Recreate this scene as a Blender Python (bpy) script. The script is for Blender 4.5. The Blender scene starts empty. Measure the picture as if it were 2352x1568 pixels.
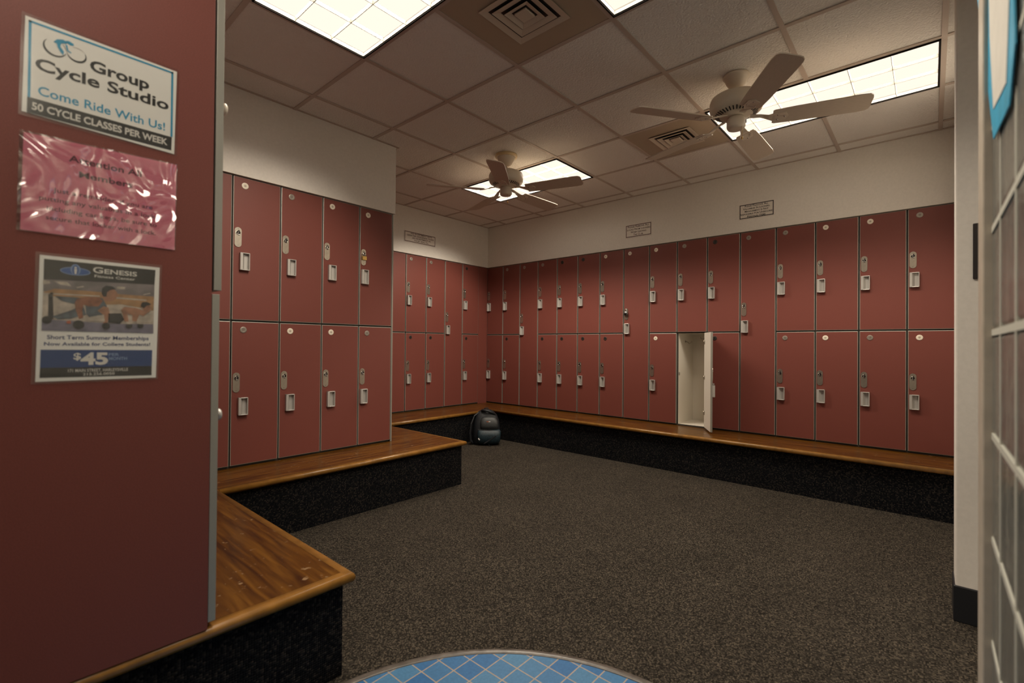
import bpy, bmesh, math, random
from mathutils import Vector, Matrix
random.seed(7)
C = bpy.context.scene.collection
SC = bpy.context.scene
PI = math.pi

# ------------------------------------------------------------------ camera, world, exposure
CAMZ = 1.14
def cam_axes(yaw, pitch, roll):
    cy, sy, cp, sp = math.cos(yaw), math.sin(yaw), math.cos(pitch), math.sin(pitch)
    f = Vector((sy*cp, cy*cp, sp)); r0 = Vector((cy, -sy, 0)); u0 = r0.cross(f)
    return r0*math.cos(roll)+u0*math.sin(roll), u0*math.cos(roll)-r0*math.sin(roll), f
cd = bpy.data.cameras.new('camera'); cam = bpy.data.objects.new('camera', cd); C.objects.link(cam)
r_, u_, f_ = cam_axes(0.8488, 0.0078, 0.0085)
cam.matrix_world = Matrix(((r_.x, u_.x, -f_.x, 0), (r_.y, u_.y, -f_.y, 0), (r_.z, u_.z, -f_.z, CAMZ), (0, 0, 0, 1)))
cd.sensor_width = 36; cd.lens = 1091.8/2352*36; cd.clip_start = 0.02
cd.dof.use_dof = True; cd.dof.focus_distance = 4.0; cd.dof.aperture_fstop = 2.8
SC.camera = cam
w = bpy.data.worlds.new('world'); SC.world = w; w.use_nodes = True
w.node_tree.nodes['Background'].inputs[0].default_value = (1, .85, .7, 1)
w.node_tree.nodes['Background'].inputs[1].default_value = 0.0
SC.view_settings.view_transform = 'Standard'; SC.view_settings.look = 'None'
SC.view_settings.exposure = 0.0; SC.view_settings.gamma = 1.0
SC.cycles.use_denoising = True
SC.cycles.max_bounces = 8; SC.cycles.diffuse_bounces = 4; SC.cycles.glossy_bounces = 4
SC.cycles.transmission_bounces = 6; SC.cycles.transparent_max_bounces = 8
SC.cycles.caustics_reflective = False; SC.cycles.caustics_refractive = False
SC.cycles.sample_clamp_indirect = 4.0
LAMP_POWER = 36.0; LAMP_COLOR = (1.0, .88, .72); LENS = 1.12

# ------------------------------------------------------------------ main dimensions
XR, YB, YL, YN = 4.679, 4.575, 3.286, 1.49        # face of the long bank, back bank, projecting bank, near end panel
ZT, ZS, ZB, ZBENCH, ZC = 2.198, 1.283, 0.368, 0.352, 2.743
GX, GY, T = 1.439, 2.996, 0.6096                   # ceiling grid
PITCH = 0.2966

# ------------------------------------------------------------------ materials
MATS = {}
def mat(name, col, rough=.5, metal=0.0, noise=0, amt=0.0, bump=0.0, spec=.5, coat=0.0, stretch=None):
    m = bpy.data.materials.new(name); m.use_nodes = True; nt = m.node_tree; b = nt.nodes['Principled BSDF']
    b.inputs['Roughness'].default_value = rough; b.inputs['Metallic'].default_value = metal
    b.inputs['Specular IOR Level'].default_value = spec; b.inputs['Coat Weight'].default_value = coat
    b.inputs['Coat Roughness'].default_value = .15
    b.inputs['Base Color'].default_value = (*col, 1)
    if noise:
        tc = nt.nodes.new('ShaderNodeTexCoord'); n = nt.nodes.new('ShaderNodeTexNoise')
        n.inputs['Scale'].default_value = noise; n.inputs['Detail'].default_value = 3
        src = tc.outputs['Object']
        if stretch:
            mp = nt.nodes.new('ShaderNodeMapping'); mp.inputs['Scale'].default_value = stretch
            nt.links.new(src, mp.inputs[0]); src = mp.outputs[0]
        nt.links.new(src, n.inputs['Vector'])
        if amt:
            r = nt.nodes.new('ShaderNodeValToRGB')
            r.color_ramp.elements[0].position = .3; r.color_ramp.elements[1].position = .7
            r.color_ramp.elements[0].color = (*[c*(1-amt) for c in col], 1)
            r.color_ramp.elements[1].color = (*[min(1, c*(1+amt)) for c in col], 1)
            nt.links.new(n.outputs['Fac'], r.inputs[0]); nt.links.new(r.outputs[0], b.inputs['Base Color'])
        if bump:
            bp = nt.nodes.new('ShaderNodeBump'); bp.inputs['Strength'].default_value = bump; bp.inputs['Distance'].default_value = .002
            nt.links.new(n.outputs['Fac'], bp.inputs['Height']); nt.links.new(bp.outputs[0], b.inputs['Normal'])
    MATS[name] = m
    return m

RED = mat('red laminate', (.178, .050, .038), .5, noise=420, amt=.16, bump=.05, spec=.35)
GREY = mat('grey edge trim', (.33, .32, .28), .4, .3)
BODY = mat('grey carcass edge with gap shade', (.05, .05, .042), .5)  # grey darkened to paint in the shade between the doors
INNER = mat('white melamine', (.80, .75, .66), .45)
WALLM = mat('cream painted wall', (.74, .70, .64), .7, noise=60, amt=.03, bump=.15)
STEEL = mat('brushed steel', (.46, .41, .34), .33, .9, noise=300, amt=.12, stretch=(1, 1, .1))
ALU = mat('satin grey handle', (.52, .50, .47), .35, .35)
CREAMD = mat('cream disc', (.78, .70, .58), .4)
GREYD = mat('grey disc', (.30, .26, .22), .4, .4)
DARKD = mat('dark disc', (.05, .042, .036), .4, .4)
BLACK = mat('black', (.006, .006, .006), .4)
CHROME = mat('chrome', (.7, .68, .65), .15, 1.0)
BRASS = mat('brass', (.55, .36, .12), .3, .9)
DIAL = mat('dial padlock grey', (.25, .24, .23), .3, .8)
FANW = mat('ivory fan plastic', (.66, .58, .47), .35)
BLADE = mat('ivory fan blade', (.55, .47, .38), .45, noise=40, amt=.05, stretch=(1, 6, 1))
FANYEL = mat('yellowed plastic', (.62, .48, .27), .35)
VENTM = mat('tan vent metal', (.42, .34, .25), .45)
VENTR = mat('pale vent louver metal', (.60, .52, .42), .45)
TBAR = mat('ceiling grid metal', (.50, .42, .36), .5)
PAPER = mat('white paper', (.97, .95, .88), .6)
PINK = mat('pink paper', (.90, .235, .33), .6)
CYAN = mat('cyan print', (.02, .33, .55), .5)
INK = mat('black print', (.012, .012, .012), .5)
GREYINK = mat('grey ink', (.12, .03, .05), .5)
WHITEINK = mat('white print', (.8, .77, .7), .5)
NAVY = mat('navy print', (.02, .035, .15), .5)
BLUE = mat('blue band print', (.012, .05, .19), .5)
LBLUE = mat('light blue print', (.22, .33, .55), .5)
PBLUE = mat('logo blue print', (.03, .10, .33), .5)
P_CEIL = mat('picture grey', (.20, .17, .17), .5, noise=30, amt=.4)
P_TAN = mat('picture tan', (.42, .23, .10), .5, noise=50, amt=.3)
P_PALE = mat('picture pale', (.55, .47, .38), .5, noise=60, amt=.3)
P_SKIN = mat('picture skin', (.27, .105, .055), .5, noise=60, amt=.5)
P_SKIN2 = mat('picture lighter skin', (.40, .19, .11), .5, noise=60, amt=.35)
P_DARK = mat('picture dark', (.018, .016, .018), .5)
P_FLOOR = mat('picture floor', (.20, .18, .24), .5, noise=40, amt=.25)
P_TEAL = mat('picture slate', (.09, .11, .13), .5, noise=60, amt=.5)
BORDER = mat('plaque border ink', (.07, .025, .015), .5)
PLAQ = mat('plaque white', (.72, .66, .59), .5)
BASEB = mat('black rubber base', (.010, .011, .014), .45)
JAMB = mat('painted jamb', (.50, .44, .36), .45, noise=30, amt=.08)
MORTAR = mat('grey mortar', (.55, .55, .48), .6)
RIM = mat('black fixture rim', (.010, .008, .007), .8, spec=.1)
LOUV = mat('white louver metal', (.42, .40, .35), .5, spec=.3)
HOUS = mat('white fixture housing', (.8, .78, .72), .5)
BRONZE = mat('dark bronze plate', (.014, .009, .008), .6)
SIGNB = mat('sky blue paper', (.02, .36, .60), .5, noise=12, amt=.15)
SIGNW = mat('white sign paper', (.72, .70, .63), .6, noise=20, amt=.05)
BAGB = mat('navy black nylon', (.006, .008, .011), .55, noise=90, amt=.4, bump=.5)
BAGT = mat('dark teal nylon', (.010, .025, .034), .5, noise=60, amt=.5, bump=.6)
BAGG = mat('charcoal nylon', (.021, .023, .024), .5, noise=60, amt=.4, bump=.5)
BAGS = mat('strap webbing', (.010, .011, .014), .6)
TAGR = mat('red tag', (.45, .09, .03), .5)
TAGW = mat('white tag', (.75, .73, .7), .4)

def emission(name, col, s):
    m = bpy.data.materials.new(name); m.use_nodes = True; nt = m.node_tree
    nt.nodes.remove(nt.nodes['Principled BSDF']); e = nt.nodes.new('ShaderNodeEmission')
    e.inputs[0].default_value = (*col, 1); e.inputs[1].default_value = s
    nt.links.new(e.outputs[0], nt.nodes['Material Output'].inputs[0]); return m
LENSM = emission('lit lens', (1.0, .89, .75), LENS)

def sheet(name, fac, rough, scale, strength):
    m = bpy.data.materials.new(name); m.use_nodes = True; nt = m.node_tree
    nt.nodes.remove(nt.nodes['Principled BSDF'])
    t = nt.nodes.new('ShaderNodeBsdfTransparent'); t.inputs[0].default_value = (.97, .97, .97, 1)
    g = nt.nodes.new('ShaderNodeBsdfGlossy'); g.inputs['Roughness'].default_value = rough
    mx = nt.nodes.new('ShaderNodeMixShader'); mx.inputs[0].default_value = fac
    nt.links.new(t.outputs[0], mx.inputs[1]); nt.links.new(g.outputs[0], mx.inputs[2])
    if strength:
        tc = nt.nodes.new('ShaderNodeTexCoord'); n = nt.nodes.new('ShaderNodeTexNoise')
        n.inputs['Scale'].default_value = scale; n.inputs['Detail'].default_value = 1.0; n.inputs['Distortion'].default_value = 2.2
        bp = nt.nodes.new('ShaderNodeBump'); bp.inputs['Strength'].default_value = 1.0; bp.inputs['Distance'].default_value = strength
        nt.links.new(tc.outputs['Object'], n.inputs['Vector']); nt.links.new(n.outputs['Fac'], bp.inputs['Height'])
        nt.links.new(bp.outputs[0], g.inputs['Normal'])
    nt.links.new(mx.outputs[0], nt.nodes['Material Output'].inputs[0]); return m
LAM = sheet('clear laminate', .06, .12, 12, .0)
LAMW = sheet('wrinkled clear laminate', .13, .08, 6.5, .032)

def glass():
    m = bpy.data.materials.new('wavy glass block'); m.use_nodes = True; nt = m.node_tree; b = nt.nodes['Principled BSDF']
    b.inputs['Base Color'].default_value = (.84, .86, .79, 1); b.inputs['Roughness'].default_value = .2
    b.inputs['Transmission Weight'].default_value = .82; b.inputs['IOR'].default_value = 1.45
    tc = nt.nodes.new('ShaderNodeTexCoord'); n = nt.nodes.new('ShaderNodeTexNoise'); n.inputs['Scale'].default_value = 28
    bp = nt.nodes.new('ShaderNodeBump'); bp.inputs['Strength'].default_value = .5; bp.inputs['Distance'].default_value = .01
    nt.links.new(tc.outputs['Object'], n.inputs['Vector']); nt.links.new(n.outputs['Fac'], bp.inputs['Height']); nt.links.new(bp.outputs[0], b.inputs['Normal'])
    return m
GLASS = glass()

def carpet(name, dark, mid, light, cell):
    m = bpy.data.materials.new(name); m.use_nodes = True; nt = m.node_tree; b = nt.nodes['Principled BSDF']
    b.inputs['Roughness'].default_value = .95; b.inputs['Specular IOR Level'].default_value = .1
    tc = nt.nodes.new('ShaderNodeTexCoord'); mp = nt.nodes.new('ShaderNodeMapping'); mp.inputs['Scale'].default_value = cell
    v = nt.nodes.new('ShaderNodeTexVoronoi'); v.inputs['Scale'].default_value = 1.0; v.inputs['Randomness'].default_value = .2
    nt.links.new(tc.outputs['Object'], mp.inputs[0]); nt.links.new(mp.outputs[0], v.inputs['Vector'])
    sp = nt.nodes.new('ShaderNodeSeparateColor'); nt.links.new(v.outputs['Color'], sp.inputs[0])
    r = nt.nodes.new('ShaderNodeValToRGB'); e = r.color_ramp.elements
    e[0].color = (*dark, 1); e[0].position = .15; e[1].color = (*light, 1); e[1].position = 1
    k = r.color_ramp.elements.new(.7); k.color = (*mid, 1)
    nt.links.new(sp.outputs[0], r.inputs[0])
    n = nt.nodes.new('ShaderNodeTexNoise'); n.inputs['Scale'].default_value = 3; nt.links.new(tc.outputs['Object'], n.inputs['Vector'])
    mr = nt.nodes.new('ShaderNodeMapRange'); mr.inputs['To Min'].default_value = .8; mr.inputs['To Max'].default_value = 1.2
    nt.links.new(n.outputs['Fac'], mr.inputs[0])
    # loop colours times a broad random tone; the bump below shapes the loops
    mx = nt.nodes.new('ShaderNodeMix'); mx.data_type = 'RGBA'; mx.blend_type = 'MULTIPLY'; mx.inputs[0].default_value = 1
    nt.links.new(r.outputs[0], mx.inputs[6]); nt.links.new(mr.outputs[0], mx.inputs[7])
    nt.links.new(mx.outputs[2], b.inputs['Base Color'])
    bp = nt.nodes.new('ShaderNodeBump'); bp.inputs['Strength'].default_value = .9; bp.inputs['Distance'].default_value = .006; bp.invert = True
    nt.links.new(v.outputs['Distance'], bp.inputs['Height']); nt.links.new(bp.outputs[0], b.inputs['Normal'])
    return m
CARPET = carpet('brown loop carpet', (.018, .015, .012), (.058, .049, .039), (.135, .110, .082), (205, 205, 205))
RISER = carpet('black ribbed carpet with shade', (.003, .0035, .005), (.010, .010, .011), (.036, .030, .026), (135, 135, 135))  # black carpet, its colours darkened further for the shade under the bench

def wood(name, dark, mid, light, rough, axis):
    m = bpy.data.materials.new(name); m.use_nodes = True; nt = m.node_tree; b = nt.nodes['Principled BSDF']
    b.inputs['Roughness'].default_value = rough; b.inputs['Coat Weight'].default_value = .12; b.inputs['Coat Roughness'].default_value = .2; b.inputs['Specular IOR Level'].default_value = .35
    tc = nt.nodes.new('ShaderNodeTexCoord'); mp = nt.nodes.new('ShaderNodeMapping')
    mp.inputs['Scale'].default_value = (2.6, 34, 34) if axis == 'x' else (34, 2.6, 34)
    n = nt.nodes.new('ShaderNodeTexNoise'); n.inputs['Scale'].default_value = 1.3; n.inputs['Detail'].default_value = 6; n.inputs['Distortion'].default_value = .6
    nt.links.new(tc.outputs['Object'], mp.inputs[0]); nt.links.new(mp.outputs[0], n.inputs['Vector'])
    r = nt.nodes.new('ShaderNodeValToRGB'); e = r.color_ramp.elements
    e[0].color = (*dark, 1); e[0].position = .3; e[1].color = (*light, 1); e[1].position = .75
    k = e.new(.5); k.color = (*mid, 1)
    nt.links.new(n.outputs['Fac'], r.inputs[0])
    # small pale scuffs
    n2 = nt.nodes.new('ShaderNodeTexNoise'); n2.inputs['Scale'].default_value = 38; n2.inputs['Detail'].default_value = 4
    nt.links.new(tc.outputs['Object'], n2.inputs['Vector'])
    r2 = nt.nodes.new('ShaderNodeValToRGB'); r2.color_ramp.elements[0].position = .66; r2.color_ramp.elements[1].position = .72
    nt.links.new(n2.outputs['Fac'], r2.inputs[0])
    mx = nt.nodes.new('ShaderNodeMix'); mx.data_type = 'RGBA'; mx.inputs[7].default_value = (.26, .165, .085, 1)
    nt.links.new(r2.outputs[0], mx.inputs[0]); nt.links.new(r.outputs[0], mx.inputs[6]); nt.links.new(mx.outputs[2], b.inputs['Base Color'])
    return m
WOODX = wood('bench wood along x', (.034, .010, .0010), (.092, .034, .0030), (.175, .074, .0085), .28, 'x')
WOODY = wood('bench wood along y', (.034, .010, .0010), (.092, .034, .0030), (.175, .074, .0085), .28, 'y')
NOSE = mat('bench nosing wood', (.235, .110, .022), .3, noise=22, amt=.22, coat=.15, spec=.4)

def tiles_mat():
    m = bpy.data.materials.new('pitted ceiling tile'); m.use_nodes = True; nt = m.node_tree; b = nt.nodes['Principled BSDF']
    b.inputs['Roughness'].default_value = .95; b.inputs['Base Color'].default_value = (.82, .79, .74, 1); b.inputs['Specular IOR Level'].default_value = .1
    tc = nt.nodes.new('ShaderNodeTexCoord'); n = nt.nodes.new('ShaderNodeTexNoise'); n.inputs['Scale'].default_value = 95; n.inputs['Detail'].default_value = 4
    bp = nt.nodes.new('ShaderNodeBump'); bp.inputs['Strength'].default_value = 1.0; bp.inputs['Distance'].default_value = .008
    nt.links.new(tc.outputs['Object'], n.inputs['Vector']); nt.links.new(n.outputs['Fac'], bp.inputs['Height']); nt.links.new(bp.outputs[0], b.inputs['Normal'])
    return m
CEILM = tiles_mat()

def bluetile():
    m = bpy.data.materials.new('blue mosaic floor tile'); m.use_nodes = True; nt = m.node_tree; b = nt.nodes['Principled BSDF']
    b.inputs['Roughness'].default_value = .5; b.inputs['Specular IOR Level'].default_value = .3
    tc = nt.nodes.new('ShaderNodeTexCoord'); mp = nt.nodes.new('ShaderNodeMapping')
    mp.inputs['Location'].default_value = (-1.124, -1.248, 0)
    nt.links.new(tc.outputs['Object'], mp.inputs[0])
    br = nt.nodes.new('ShaderNodeTexBrick'); br.offset = 0; br.squash = 1
    br.inputs['Scale'].default_value = 1; br.inputs['Brick Width'].default_value = .0785; br.inputs['Row Height'].default_value = .0785
    br.inputs['Mortar Size'].default_value = .0022; br.inputs['Mortar Smooth'].default_value = .1
    br.inputs['Color1'].default_value = (.022, .112, .285, 1); br.inputs['Color2'].default_value = (.058, .175, .32, 1)
    br.inputs['Mortar'].default_value = (.34, .27, .20, 1)
    nt.links.new(mp.outputs[0], br.inputs['Vector'])
    n = nt.nodes.new('ShaderNodeTexNoise'); n.inputs['Scale'].default_value = 120; nt.links.new(tc.outputs['Object'], n.inputs['Vector'])
    mr = nt.nodes.new('ShaderNodeMapRange'); mr.inputs['To Min'].default_value = .75; mr.inputs['To Max'].default_value = 1.25
    nt.links.new(n.outputs['Fac'], mr.inputs[0])
    mx = nt.nodes.new('ShaderNodeMix'); mx.data_type = 'RGBA'; mx.blend_type = 'MULTIPLY'; mx.inputs[0].default_value = 1
    nt.links.new(br.outputs['Color'], mx.inputs[6]); nt.links.new(mr.outputs[0], mx.inputs[7]); nt.links.new(mx.outputs[2], b.inputs['Base Color'])
    return m
BLUETILE = bluetile()

# ------------------------------------------------------------------ mesh builder
class MB:
    def __init__(s): s.bm = bmesh.new(); s.mats = []; s.M = Matrix.Identity(4)
    def mi(s, m):
        if m not in s.mats: s.mats.append(m)
        return s.mats.index(m)
    def v(s, p): return s.bm.verts.new(s.M @ Vector(p))
    def face(s, vs, m, smooth=False):
        try: f = s.bm.faces.new(vs)
        except ValueError: return None
        f.material_index = s.mi(m); f.smooth = smooth; return f
    def box(s, a, b, m, bev=0.0, seg=2):
        x0, y0, z0 = [min(a[i], b[i]) for i in range(3)]; x1, y1, z1 = [max(a[i], b[i]) for i in range(3)]
        P = [s.v(q) for q in ((x0,y0,z0),(x1,y0,z0),(x1,y1,z0),(x0,y1,z0),(x0,y0,z1),(x1,y0,z1),(x1,y1,z1),(x0,y1,z1))]
        F = [s.face([P[i] for i in q], m) for q in ((3,2,1,0),(4,5,6,7),(0,1,5,4),(1,2,6,5),(2,3,7,6),(3,0,4,7))]
        if bev:
            ed = list({e for f in F for e in f.edges})
            r = bmesh.ops.bevel(s.bm, geom=ed, offset=bev, segments=seg, profile=.5, affect='EDGES')
            for f in r['faces']: f.material_index = s.mi(m)
        return F
    def prism(s, pts, d, m, side=None):
        """polygon pts (3D), extruded by vector d"""
        d = Vector(d); A = [s.v(p) for p in pts]; B = [s.v(Vector(p)+d) for p in pts]; n = len(A)
        s.face(A[::-1], m); s.face(B, m)
        for i in range(n): s.face([A[i], A[(i+1) % n], B[(i+1) % n], B[i]], side or m)
    def lathe(s, prof, m, c=(0,0,0), n=32, axis='z', smooth=True):
        """prof: list of (r, h) along axis"""
        rings = []
        for r, h in prof:
            ring = []
            for k in range(n):
                a = 2*PI*k/n; x, y = r*math.cos(a), r*math.sin(a)
                p = {'z': (x, y, h), 'y': (x, h, y), 'x': (h, x, y)}[axis]
                ring.append(s.v((c[0]+p[0], c[1]+p[1], c[2]+p[2])))
            rings.append(ring)
        for A, B in zip(rings, rings[1:]):
            for k in range(n): s.face([A[k], A[(k+1) % n], B[(k+1) % n], B[k]], m, smooth)
        if prof[0][0] > 1e-6: s.face(rings[0][::-1], m)
        if prof[-1][0] > 1e-6: s.face(rings[-1], m)
    def tube(s, pts, r, m, n=8):
        pts = [Vector(p) for p in pts]; rings = []
        for i, p in enumerate(pts):
            t = (pts[min(i+1, len(pts)-1)]-pts[max(i-1, 0)]).normalized()
            u = t.orthogonal().normalized() if i == 0 else (u - t*u.dot(t)).normalized()
            w_ = t.cross(u); rr = r[i] if isinstance(r, (list, tuple)) else r
            rings.append([s.v(p+(u*math.cos(2*PI*k/n)+w_*math.sin(2*PI*k/n))*rr) for k in range(n)])
        for A, B in zip(rings, rings[1:]):
            for k in range(n): s.face([A[k], A[(k+1) % n], B[(k+1) % n], B[k]], m, True)
        s.face(rings[0][::-1], m); s.face(rings[-1], m)
    def strap(s, pts, wdt, th, up, m):
        """flat strap: pts path, width along vector `up`"""
        pts = [Vector(p) for p in pts]; up = Vector(up).normalized(); rings = []
        for i, p in enumerate(pts):
            t = (pts[min(i+1, len(pts)-1)]-pts[max(i-1, 0)]).normalized(); nrm = t.cross(up).normalized()
            rings.append([s.v(p+up*a*wdt/2+nrm*b*th/2) for a, b in ((-1,-1),(1,-1),(1,1),(-1,1))])
        for A, B in zip(rings, rings[1:]):
            for k in range(4): s.face([A[k], A[(k+1) % 4], B[(k+1) % 4], B[k]], m)
        s.face(rings[0][::-1], m); s.face(rings[-1], m)
    def loft(s, secs, m, n=28):
        """secs: (z, cx, cy, a, b, p) super-ellipse sections"""
        rings = []
        for z, cx, cy, a, b, p in secs:
            ring = []
            for k in range(n):
                t = 2*PI*k/n; c_, s_ = math.cos(t), math.sin(t)
                ring.append(s.v((cx+a*math.copysign(abs(c_)**(2/p), c_), cy+b*math.copysign(abs(s_)**(2/p), s_), z)))
            rings.append(ring)
        for A, B in zip(rings, rings[1:]):
            for k in range(n): s.face([A[k], A[(k+1) % n], B[(k+1) % n], B[k]], m, True)
        s.face(rings[0][::-1], m, True); s.face(rings[-1], m, True)
    def text(s, body, x0, x1, zb, zt, y, m, bold=0.0, caps=False, th=.0003):
        """lettering on a plane y=const (front faces -y), fitted to x0..x1 and zb..zt (capital height)"""
        cu = bpy.data.curves.new('t', 'FONT'); cu.body = body; cu.size = 1; cu.offset = bold; cu.resolution_u = 3
        cu.fill_mode = 'BOTH'; cu.extrude = 0
        if caps:
            cu.small_caps_scale = .78
            for i, ch in enumerate(body):
                if ch.islower(): cu.body_format[i].use_small_caps = True
        o = bpy.data.objects.new('t', cu); C.objects.link(o)
        dg = bpy.context.evaluated_depsgraph_get(); me = bpy.data.meshes.new_from_object(o.evaluated_get(dg))
        bpy.data.objects.remove(o)
        if not len(me.vertices): return
        xs = [v.co.x for v in me.vertices]; a, b = min(xs), max(xs)
        sx = (x1-x0)/(b-a); sz = (zt-zb)/.73
        vs = [s.v((x0+(v.co.x-a)*sx, y, zb+v.co.y*sz)) for v in me.vertices]
        for p in me.polygons: s.face([vs[i] for i in p.vertices], m)
        bpy.data.meshes.remove(me); bpy.data.curves.remove(cu)
    def quad(s, pts, y, m): s.face([s.v((p[0], y, p[1])) for p in pts], m)
    def mesh(s, name):
        bmesh.ops.recalc_face_normals(s.bm, faces=s.bm.faces)
        me = bpy.data.meshes.new(name); s.bm.to_mesh(me); s.bm.free()
        for m in s.mats: me.materials.append(m)
        return me
    def build(s, name, parent=None): return obj(name, s.mesh(name), parent)

def obj(name, me, parent=None, loc=(0,0,0), rz=0.0):
    o = bpy.data.objects.new(name, me); C.objects.link(o); o.parent = parent; o.location = loc; o.rotation_euler = (0,0,rz)
    return o
def tag(o, label=None, cat=None, group=None, kind=None):
    if label: o['label'] = label
    if cat: o['category'] = cat
    if group: o['group'] = group
    if kind: o['kind'] = kind
    return o
def empty(name, loc=(0,0,0), rz=0.0):
    o = bpy.data.objects.new(name, None); C.objects.link(o); o.location = loc; o.rotation_euler = (0,0,rz); o.empty_display_size = .1
    return o
def copy_tree(o, parent=None):
    c = o.copy(); C.objects.link(c); c.parent = parent
    for ch in list(o.children): copy_tree(ch, c)
    return c
def structure(name, b): return tag(b.build(name), kind='structure')

# ------------------------------------------------------------------ the room
X0, X1, Y0, Y1 = -2.4, 5.25, -2.4, 5.15
b = MB(); b.box((X0, Y0, -.1), (X1, Y1, 0), CARPET); structure('floor', b)
cx, cy, cr = .685, .642, .852
b = MB(); b.lathe([(0, .0005), (cr-.03, .0005), (cr-.03, .003), (0, .003)], BLUETILE, (cx, cy, 0), 128, smooth=False); structure('floor_tiles', b)
b = MB(); b.lathe([(cr-.03, .0), (cr-.03, .004), (cr-.024, .0065), (cr-.006, .0065), (cr, .003), (cr, 0)], mat('grey rubber strip', (.105, .092, .080), .28, noise=25, amt=.35), (cx, cy, 0), 128)
tag(b.build('trim_1'), kind='structure')

# outer walls
b = MB(); b.box((XR-.016, -.175, ZT), (XR+.5, YB+.5, ZC+.1), WALLM); structure('wall_right', b)
b = MB(); b.box((2.265, YB-.016, ZT), (XR, YB+.5, ZC+.1), WALLM); structure('wall_back', b)
b = MB(); b.box((-.45, YL-.016, ZT), (2.265, YB+.5, ZC+.1), WALLM); structure('wall_left', b)
b = MB(); b.box((-.45, YN, ZT), (.455, YL, ZC+.1), WALLM); structure('wall_near', b)
b = MB()
b.box((X0, Y1-.02, 0), (X1, Y1+.05, ZC+.1), WALLM); b.box((X1-.03, Y0, 0), (X1+.05, Y1, ZC+.1), WALLM)
b.box((X0-.05, Y0, 0), (X0, Y1, ZC+.1), WALLM); b.box((X0, Y0-.05, 0), (X1, Y0, ZC+.1), WALLM)
structure('wall_outer', b)
b = MB(); b.box((2.90, -.175, 0), (X1-.03, -.30, ZC+.1), WALLM); structure('wall_front', b)
b = MB(); b.box((2.74, -.079, 0), (2.90, -2.4, ZC+.1), WALLM, .006); structure('pillar', b)
b = MB(); b.box((2.734, -.073, 0), (2.906, -2.4, .15), BASEB, .004); structure('baseboard_front', b)

# ceiling: tiles between a hung grid, openings where the light fixtures sit
LIGHTS = [(3, -1, 'long fluorescent ceiling light beside the fan in the far corner'),
          (3, -5, 'long fluorescent ceiling light beside the fan closer to the pillar'),
          (-1, -3, 'long fluorescent ceiling light next to the end panel with notices, cut by the picture top'),
          (0, -5, 'fluorescent ceiling light of which only a corner shows, next to the larger vent'),
          (-3, -5, 'unseen fluorescent ceiling light added over the room entrance'),  # out of view, added to brighten the near end panel
          (-3, -8, 'unseen fluorescent ceiling light added behind the glass block screen')]  # unseen fixture put in to light the glass blocks from behind
open_cells = {(a, c+k) for a, c, _ in LIGHTS for k in (0, 1)}
b = MB(); g = MB()
ia0, ia1 = int((X0-GX)/T)-1, int((X1-GX)/T)+1; ic0, ic1 = int((Y0-GY)/T)-1, int((Y1-GY)/T)+1
for a in range(ia0, ia1+1):
    for c in range(ic0, ic1+1):
        if (a, c) in open_cells: continue
        x, y = GX+a*T, GY+c*T; d = .0005*random.uniform(-1, 1)
        b.box((x, y, ZC+d), (x+T, y+T, ZC+.015), CEILM)
structure('ceiling', b)
for a in range(ia0, ia1+2):
    x = GX+a*T; g.box((x-.012, Y0, ZC-.006), (x+.012, Y1, ZC-.001), TBAR)
for c in range(ic0, ic1+2):
    y = GY+c*T
    for a in range(ia0, ia1+1):
        if (a, c) in open_cells and (a, c-1) in open_cells: continue
        g.box((GX+a*T, y-.012, ZC-.0062), (GX+a*T+T, y+.012, ZC-.0012), TBAR)
# wall angle strips along the ceiling edge
for a_, b_ in (((XR-.036, -.17, ZC-.004), (XR-.015, YB, ZC)), ((2.265, YB-.036, ZC-.004), (XR, YB-.015, ZC)), ((.455, YL-.036, ZC-.004), (2.285, YL-.015, ZC)), ((2.265, YL, ZC-.004), (2.285, YB, ZC))):
    g.box(a_, b_, TBAR)
structure('ceiling_grid', g)

# glass block screen and its jamb
b = MB(); gl = MB()
gx1 = 1.31
for k in range(0, 14):
    z = .172+k*.2 - .0
    b.box((-.70, -.089, z-.006), (gx1, -.165, z+.006), MORTAR)
for k in range(0, 11):
    x = 1.165-k*.2
    if x > -.7: b.box((x-.006, -.0892, 0), (x+.006, -.165, ZC), MORTAR)
wn = tag(b.build('window_1'), kind='structure')
for k in range(0, 14):
    for j in range(0, 10):
        z0, z1 = .172+(k-1)*.2+.006, .172+k*.2-.006; x1 = 1.365-j*.2-.006; x0_ = 1.165-j*.2+.006
        z0 = max(z0, .004); z1 = min(z1, ZC-.01); x1 = min(x1, gx1)
        if z1-z0 > .03: gl.box((x0_, -.09, z0), (x1, -.172, z1), GLASS, .008, 2)
gb = gl.build('glass_pane', wn)
b = MB(); b.box((1.31, -.0762, 0), (1.42, -.19, ZC), JAMB, .003); structure('jamb_1', b)

b = MB(); b.box((2.732, -.131, 1.43), (2.7399, -.19, 1.66), BRONZE, .003)
tag(b.build('wall_plate'), 'narrow dark bronze plate on the pillar beside the glass block screen', 'wall plate')

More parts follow.
